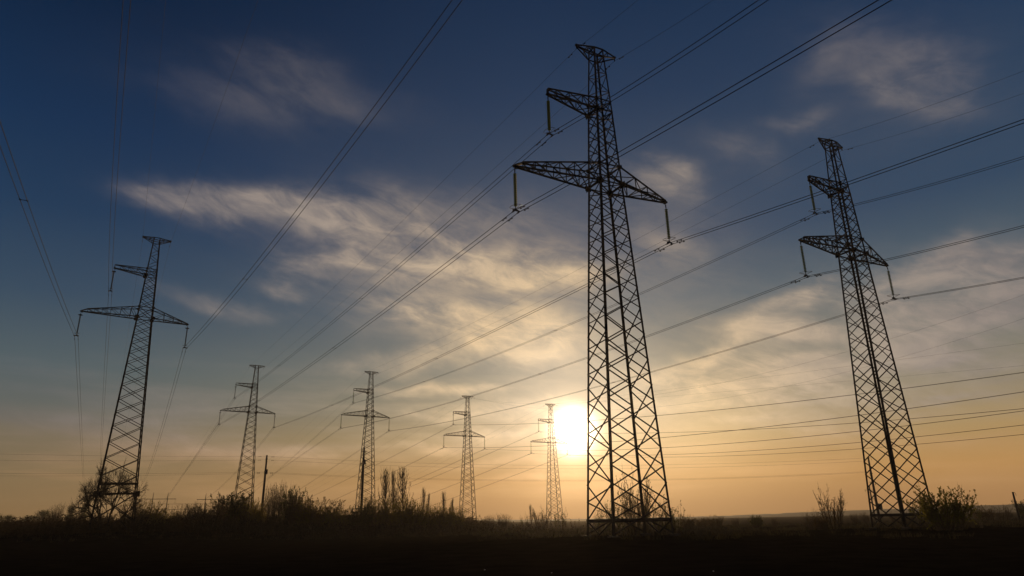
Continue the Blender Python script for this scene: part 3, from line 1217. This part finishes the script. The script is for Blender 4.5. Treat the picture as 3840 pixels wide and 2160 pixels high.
species('sunbush', shrub(18, 4, 5.4, 84, 9, .7, 17, .12, .020, .05, .08, .70, .6, .06), TWIG, LEAF_S)
species('shoots', shrub(19, 4, 2.4, 14, 7, .7, 9, .13, .022, .14, .07, .5, .7), TWIG, LEAF_G)
species('poplar1', poplar(21, 10, 2.8, 1), BARK, LEAF_B)
species('poplar2', poplar(22, 10, 3.2, 2), BARK, LEAF_B)
species('poplar3', poplar(23, 10, 2.6, 1), TWIG, LEAF_B)
species('tree_bare', bare_tree(31, 8.0, 7.0), BARK, LEAF_B)
species('round1', round_tree(41, 10, 9), BARK, LEAF_G)
species('round2', round_tree(42, 10, 5), BARK, LEAF_G)

REF = {}
for _k2, _me in SPECIES.items():
    _z = sorted(v.co.z for _n, _m2 in _me for v in _m2.vertices)
    REF[_k2] = _z[int(len(_z) * .9985)]
_pr = random.Random(5)


def plant(key, az, dist, top_el, label, group=None, wide=1.0, rot=None):
    """a plant on the ground at a bearing and distance, its height from the elevation of its top"""
    x, y = polar(az, dist)
    g = ground_z(x, y)
    h = EYE + dist * math.tan(R(top_el)) - g
    s = h / REF[key]
    nm = 'poplar_tree' if key.startswith('poplar') else 'tree' if key.startswith(('tree', 'round')) else 'shrub'
    root = empty(nm, (x, y, g - .05), _pr.uniform(0, 6.28) if rot is None else rot)
    root.scale = (s * wide, s * wide, s)
    tag(root, label, 'tree' if nm != 'shrub' else 'shrub', group)
    for pn, me in SPECIES[key]:
        link_mesh(('trunk' if pn == 'stems' else 'crown') if nm != 'shrub' else pn, me, root)
    return root


# PLANTS
ORD = ['first', 'second', 'third', 'fourth', 'fifth', 'sixth', 'seventh', 'eighth', 'ninth', 'tenth', 'eleventh', 'twelfth']
plant('tree_bare', -29.8, 100, 4.55, 'bare many-branched tree spreading behind the foot of the leftmost pylon', None, .56, 1.7)


def row(items, where, group):
    items = sorted(items, key=lambda t: t[1])
    for i, (key, az, dist, el, wide, look) in enumerate(items):
        plant(key, az, dist, el, f'{look}, {ORD[i]} from left {where}', group, wide)


row([('round1', -36.1, 420, 1.1, 1.5, 'dark rounded tree'), ('round1', -35.35, 440, 1.0, 1.3, 'dark rounded tree'), ('round1', -34.25, 440, .95, 1.5, 'dark rounded tree'),
     ('round1', -33.45, 430, 1.3, 1.4, 'tall rounded tree'), ('leafy3', -34.8, 180, .75, 1.5, 'low brown shrub'), ('leafy3', -33.1, 170, .95, 1.4, 'low brown shrub'), ('leafy3', -31.6, 160, 1.0, 1.5, 'low brown shrub'), ('leafy3', -29.9, 140, 1.2, 1.4, 'low brown shrub'), ('bare1', -32.75, 160, 1.75, 1.0, 'bare twiggy shrub'), ('round2', -31.95, 300, 1.6, .8, 'narrow upright tree'),
     ('round2', -31.15, 300, 1.75, .75, 'narrow upright tree'), ('bare2', -30.5, 150, 1.35, 1.0, 'low brown shrub')], 'beyond the leftmost pylon on its left', 'plants left of the leftmost pylon')
row([('leafy3', -28.0, 110, 1.75, 1.3, 'brown leafy shrub'), ('leafy1', -27.3, 115, 1.85, 1.3, 'yellow-green shrub'), ('leafy2', -26.6, 120, 1.4, 1.3, 'yellow-green shrub'),
     ('leafy1', -25.7, 130, 1.15, 1.3, 'low leafy shrub'), ('leafy3', -24.85, 120, 1.55, 1.2, 'brown leafy shrub'), ('bare1', -24.3, 118, 1.75, 1.1, 'twiggy shrub'),
     ('leafy1', -23.7, 120, 1.6, 1.3, 'yellow-green shrub'), ('leafy3', -23.1, 115, 1.7, 1.2, 'brown leafy shrub')], 'between the leftmost pylon and the next pylon', 'shrubs right of the leftmost pylon')
row([('green1', -22.05, 125, 2.3, 1.2, 'dense green shrub'), ('green1', -21.3, 130, 2.45, 1.2, 'dense green shrub'), ('leafy1', -20.5, 125, 2.0, 1.3, 'leafy shrub'),
     ('leafy2', -19.9, 120, 1.75, 1.2, 'leafy shrub')], 'just left of the slanting pole', 'shrubs at the foot of the second pylon')
row([('bare1', -19.0, 140, 3.0, .75, 'pale bare tall shrub'), ('bare1', -18.45, 140, 3.3, .75, 'pale bare tall shrub'), ('bare2', -17.9, 140, 3.05, .7, 'pale bare tall shrub'),
     ('green1', -17.35, 125, 2.75, .8, 'dense dark shrub'), ('leafy3', -16.85, 122, 2.4, 1.0, 'brown leafy shrub'), ('leafy1', -16.3, 120, 1.8, 1.2, 'low leafy shrub'),
     ('leafy3', -15.2, 120, 1.95, 1.4, 'round brown shrub'), ('leafy1', -14.3, 115, 1.3, 1.3, 'low leafy shrub'), ('leafy2', -13.5, 118, 1.3, 1.3, 'low leafy shrub')],
    'between the slanting pole and the dark pole', 'shrubs between the two concrete poles')
row([('green1', -12.3, 115, 1.35, 1.2, 'low dark shrub'), ('leafy2', -11.7, 125, 2.15, .9, 'tall leafy shrub'), ('poplar1', -10.4, 135, 4.3, 1.0, 'tall bare poplar'),
     ('poplar3', -9.7, 138, 4.05, .85, 'thin bare poplar'), ('poplar2', -9.05, 134, 4.25, 1.1, 'tall bushy poplar'), ('leafy1', -10.9, 118, 1.7, 1.2, 'yellow-green shrub'),
     ('leafy1', -9.9, 118, 1.75, 1.2, 'yellow-green shrub'), ('leafy2', -8.75, 116, 2.0, 1.2, 'yellow-green shrub'), ('leafy1', -8.2, 115, 1.5, 1.1, 'yellow-green shrub')],
    'among the tall poplars', 'poplars and shrubs right of the dark pole')
row([('poplar3', -7.45, 150, 2.65, .8, 'thin bare sapling'), ('poplar3', -7.1, 155, 2.2, .8, 'thin bare sapling'), ('leafy1', -7.2, 118, 1.25, 1.2, 'low yellow-green shrub'),
     ('poplar1', -5.8, 145, 2.4, .9, 'spiky bare sapling'), ('poplar3', -5.2, 150, 1.8, .9, 'thin bare sapling'), ('leafy1', -6.5, 116, 1.15, 1.2, 'low yellow-green shrub'),
     ('leafy2', -5.8, 114, 1.35, 1.4, 'yellow-green shrub'), ('leafy1', -5.0, 116, 1.1, 1.3, 'low yellow-green shrub'), ('leafy3', -4.2, 120, .75, 1.3, 'low brown shrub')],
    'just right of the tall poplars', 'saplings and shrubs right of the poplars')
row([('leafy3', -3.2, 118, .35, 1.6, 'low brown shrub'), ('bare1', -2.3, 122, .45, 1.5, 'low twiggy shrub'), ('bare1', -1.1, 130, .55, 1.6, 'low bare shrub'), ('shoots', .35, 120, .5, .5, 'thin upright shoot'), ('shoots', .8, 120, .62, .5, 'thin upright shoot'), ('poplar3', 1.15, 130, 1.2, .9, 'thin bare sapling'),
     ('vshrub', 1.95, 125, 1.1, .9, 'small branching sapling'), ('shoots', 3.15, 110, .85, .9, 'upright leafy shrub'), ('shoots', 3.68, 110, .85, .8, 'upright leafy shrub'),
     ('shoots', 6.2, 90, .6, .4, 'dry leaning stalk')], 'on the horizon below the glare', 'low plants below the sun glare')
row([('shoots', 6.75, 62, 1.35, 1.0, 'thin leafy shrub'), ('shoots', 7.5, 64, 1.95, 1.1, 'leafy upright shrub'), ('shoots', 8.3, 66, 1.6, 1.2, 'leafy twiggy shrub'), ('shoots', 8.95, 70, 3.0, .7, 'tall thin shrub'), ('vshrub', 9.4, 70, 3.75, .6, 'tallest thin shrub'),
     ('shoots', 10.3, 68, 2.3, .8, 'thin shrub'), ('shoots', 11.2, 62, 1.7, 1.2, 'leafy shrub'), ('shoots', 11.75, 63, 1.45, 1.0, 'leafy shrub'), ('shoots', 12.4, 64, 1.2, 1.0, 'thin shrub')], 'behind the foot of the tallest pylon', 'shrubs behind the tallest pylon')
row([('leafy3', 13.3, 100, .12, 1.5, 'low dark shrub'), ('leafy3', 14.3, 105, -.05, 1.4, 'low dark shrub'), ('leafy3', 15.3, 100, .05, 1.5, 'low dark shrub'), ('bare1', 16.8, 105, -.15, 1.4, 'low twiggy shrub'),
     ('green1', 18.3, 100, .0, 1.4, 'dense low shrub'), ('bare1', 19.6, 105, -.2, 1.4, 'low twiggy shrub')], 'right of the tallest pylon', 'low shrubs right of the tallest pylon')
plant('vshrub', 23.6, 72, 2.0, 'bare V-shaped shrub standing alone left of the right pylon', None, .72)
plant('bare2', 22.2, 74, .4, 'low twiggy shrub left of the bare V-shaped shrub', None, 1.0)
plant('leafy3', 22.8, 70, -.1, 'rusty low shrub at the foot of the bare V-shaped shrub', None, 1.3)
plant('sunbush', 30.6, 64, 1.85, 'yellow-green leafy bush at the right leg of the right pylon', None, .95)
plant('shoots', 28.95, 75, 1.25, 'sparse shrub seen inside the foot of the right pylon', None, 1.2)
plant('shoots', 32.1, 70, 1.0, 'thin sprig just right of the yellow-green leafy bush', None, .5)
plant('shoots', 32.6, 70, .75, 'shorter thin sprig right of the yellow-green leafy bush', None, .5)
row([('bare1', 25.0, 120, 0.00, 1.3, 'low bare shrub'), ('bare1', 25.7, 125, 0.05, 1.3, 'low bare shrub'), ('bare2', 27.6, 130, 0.00, 1.3, 'low bare shrub'), ('bare1', 28.4, 130, 0.00, 1.3, 'low bare shrub'),
     ('bare2', 31.6, 120, -0.10, 1.3, 'low bare shrub'), ('leafy3', 32.9, 140, .3, 1.8, 'low brown shrub'), ('bare2', 33.9, 130, .35, 1.7, 'low bare shrub'),
     ('green1', 35.2, 150, .55, 1.4, 'dark shrub'), ('leafy3', 36.2, 150, .6, 1.4, 'dark shrub')], 'on the horizon around the right pylon', 'low shrubs along the right horizon')


# ---------------------------------------------------------------- undergrowth and grass (uncountable)
def undergrowth():
    rng = random.Random(77)
    S = MB()
    for i in range(11000):
        az = rng.uniform(-38, 6)
        d = rng.uniform(98, 150)
        x, y = polar(az, d)
        g = ground_z(x, y)
        if rng.random() > sstep(-2.2, -8, az) * .9 + .1 * sstep(8, -2, az):
            continue
        env = .6 + .6 * noise.noise(Vector((x * .12, y * .05, 1.5)))
        h = rng.uniform(.5, 1.6) * (.55 + env)
        p = Vector((x, y, g - .1))
        t = p + Vector((rng.gauss(0, .22) * h, rng.gauss(0, .22) * h, h))
        mid = p.lerp(t, .5) + rv(rng, .06)
        S.tube([p, mid, t], [.024, .018, .006], 3, False)
        for _ in range(7):
            k = rng.uniform(.25, 1.05)
            S.leaf(p.lerp(t, k), (Vector((0, 0, .5)) + rv(rng, .7)).normalized(), rv(rng).normalized(), rng.uniform(.14, .34), rng.uniform(.08, .16))
    tag(S.build('undergrowth', UNDER), kind='stuff')
    tag(D.objects['undergrowth'], 'dense brown undergrowth below the left and middle shrubs', 'undergrowth')


undergrowth()


def grass():
    rng = random.Random(78)
    S = MB()

    def tuft(x, y, n, h):
        g = ground_z(x, y)
        for _ in range(n):
            a = rng.uniform(0, 6.283)
            p = Vector((x + rng.gauss(0, .18), y + rng.gauss(0, .18), g - .03))
            d = Vector((math.cos(a) * .5, math.sin(a) * .5, 1)).normalized()
            hh = h * rng.uniform(.5, 1.2)
            q = p + d * hh * .6
            t = q + (d + Vector((math.cos(a) * .5, math.sin(a) * .5, -.1))).normalized() * hh * .45
            w = .012
            sd = Vector((-math.sin(a), math.cos(a), 0)) * w
            i = len(S.v)
            S.v += [p - sd, p + sd, q + sd * .7, q - sd * .7, t]
            S.f += [(i, i + 1, i + 2, i + 3), (i + 3, i + 2, i + 4)]
    for _ in range(2600):
        az = rng.uniform(-3, 39)
        d = 44 + 85 * rng.random() ** .6
        x, y = polar(az, d)
        if noise.noise(Vector((x * .09, y * .09, 9))) > -.15 + .45 * sstep(70, 48, d):
            tuft(x, y, 9, rng.uniform(.25, .75))
    for _ in range(700):
        az = rng.uniform(-38, 0)
        d = rng.uniform(85, 110)
        tuft(*polar(az, d), 8, rng.uniform(.2, .55))
    for az, d in ((14.0, 42), (14.3, 41.5), (13.7, 43), (15.2, 43), (16.5, 45), (12.9, 44), (6.0, 43), (8.5, 42), (11, 43), (27, 52), (28.5, 53), (30, 52), (26, 54), (31.5, 55)):
        for _ in range(4):
            x, y = polar(az + rng.gauss(0, .35), d + rng.gauss(0, .8))
            tuft(x, y, 14, rng.uniform(.3, .6))
    tag(S.build('grass', GRASSM), 'dry grass along the far edge of the bare soil', 'grass', kind='stuff')


grass()

# ---------------------------------------------------------------- litter glinting on the soil
_lr = random.Random(9)
SCR = []
for k in range(3):
    m = MB()
    n = 7
    c = Vector((0, 0, .035))
    ring = []
    for j in range(n):
        t = 2 * math.pi * j / n
        ring.append(Vector((.055 * math.cos(t) * _lr.uniform(.6, 1.3), .04 * math.sin(t) * _lr.uniform(.6, 1.3), _lr.uniform(0, .03))))
    m.v = [c] + ring + [v * .9 + Vector((0, 0, -.012)) for v in ring]
    for j in range(n):
        j2 = (j + 1) % n
        m.f += [(0, 1 + j, 1 + j2), (1 + j, 1 + n + j, 1 + n + j2, 1 + j2)]
    m.f.append(tuple(1 + n + j for j in range(n - 1, -1, -1)))
    SCR.append(m.mesh('scrap', SCRAPM))
for az, d in ((-1.0, 22), (-2.6, 26), (-8, 18), (2.6, 24), (7.3, 20), (14.8, 24), (16.4, 20), (19.3, 21), (24.8, 22), (29.5, 16), (31, 24), (-33.5, 17), (-27.5, 15), (-19, 14), (12.5, 13), (-14.5, 20)):
    x, y = polar(az, d)
    o = link_mesh('litter_scrap', SCR[_lr.randint(0, 2)], None)
    o.location = (x, y, ground_z(x, y) + .02)
    o.rotation_euler = (_lr.uniform(-.5, .5), _lr.uniform(-.5, .5), _lr.uniform(0, 6.28))
    k = _lr.uniform(.25, .55)
    o.scale = (k, k, k)
    tag(o, 'tiny pale scrap glinting on the dark soil', 'litter', 'tiny scraps glinting on the dark soil')

# ---------------------------------------------------------------- haze
hz = D.materials.new('haze')
hz.use_nodes = True
t = hz.node_tree
t.nodes.clear()
ho = t.nodes.new('ShaderNodeOutputMaterial')
_prev = None
for _d, _g in ((0.00016, 0.45), (0.00002, 0.93), (0.000012, 0.985)):      # broad scatter, and the narrow bright lobes round the sun
    pv_ = t.nodes.new('ShaderNodeVolumePrincipled')
    pv_.inputs['Color'].default_value = (.92, .85, .76, 1)
    pv_.inputs['Density'].default_value = _d
    pv_.inputs['Anisotropy'].default_value = _g
    if _prev is None:
        _prev = pv_.outputs[0]
    else:
        ad = t.nodes.new('ShaderNodeAddShader')
        t.links.new(_prev, ad.inputs[0])
        t.links.new(pv_.outputs[0], ad.inputs[1])
        _prev = ad.outputs[0]
t.links.new(_prev, ho.inputs['Volume'])
m = MB()
m.block((0, 0, 21), 2300, 2300, 54)
tag(m.build('haze', hz), 'thin warm haze lying over the plain', 'haze', kind='stuff')
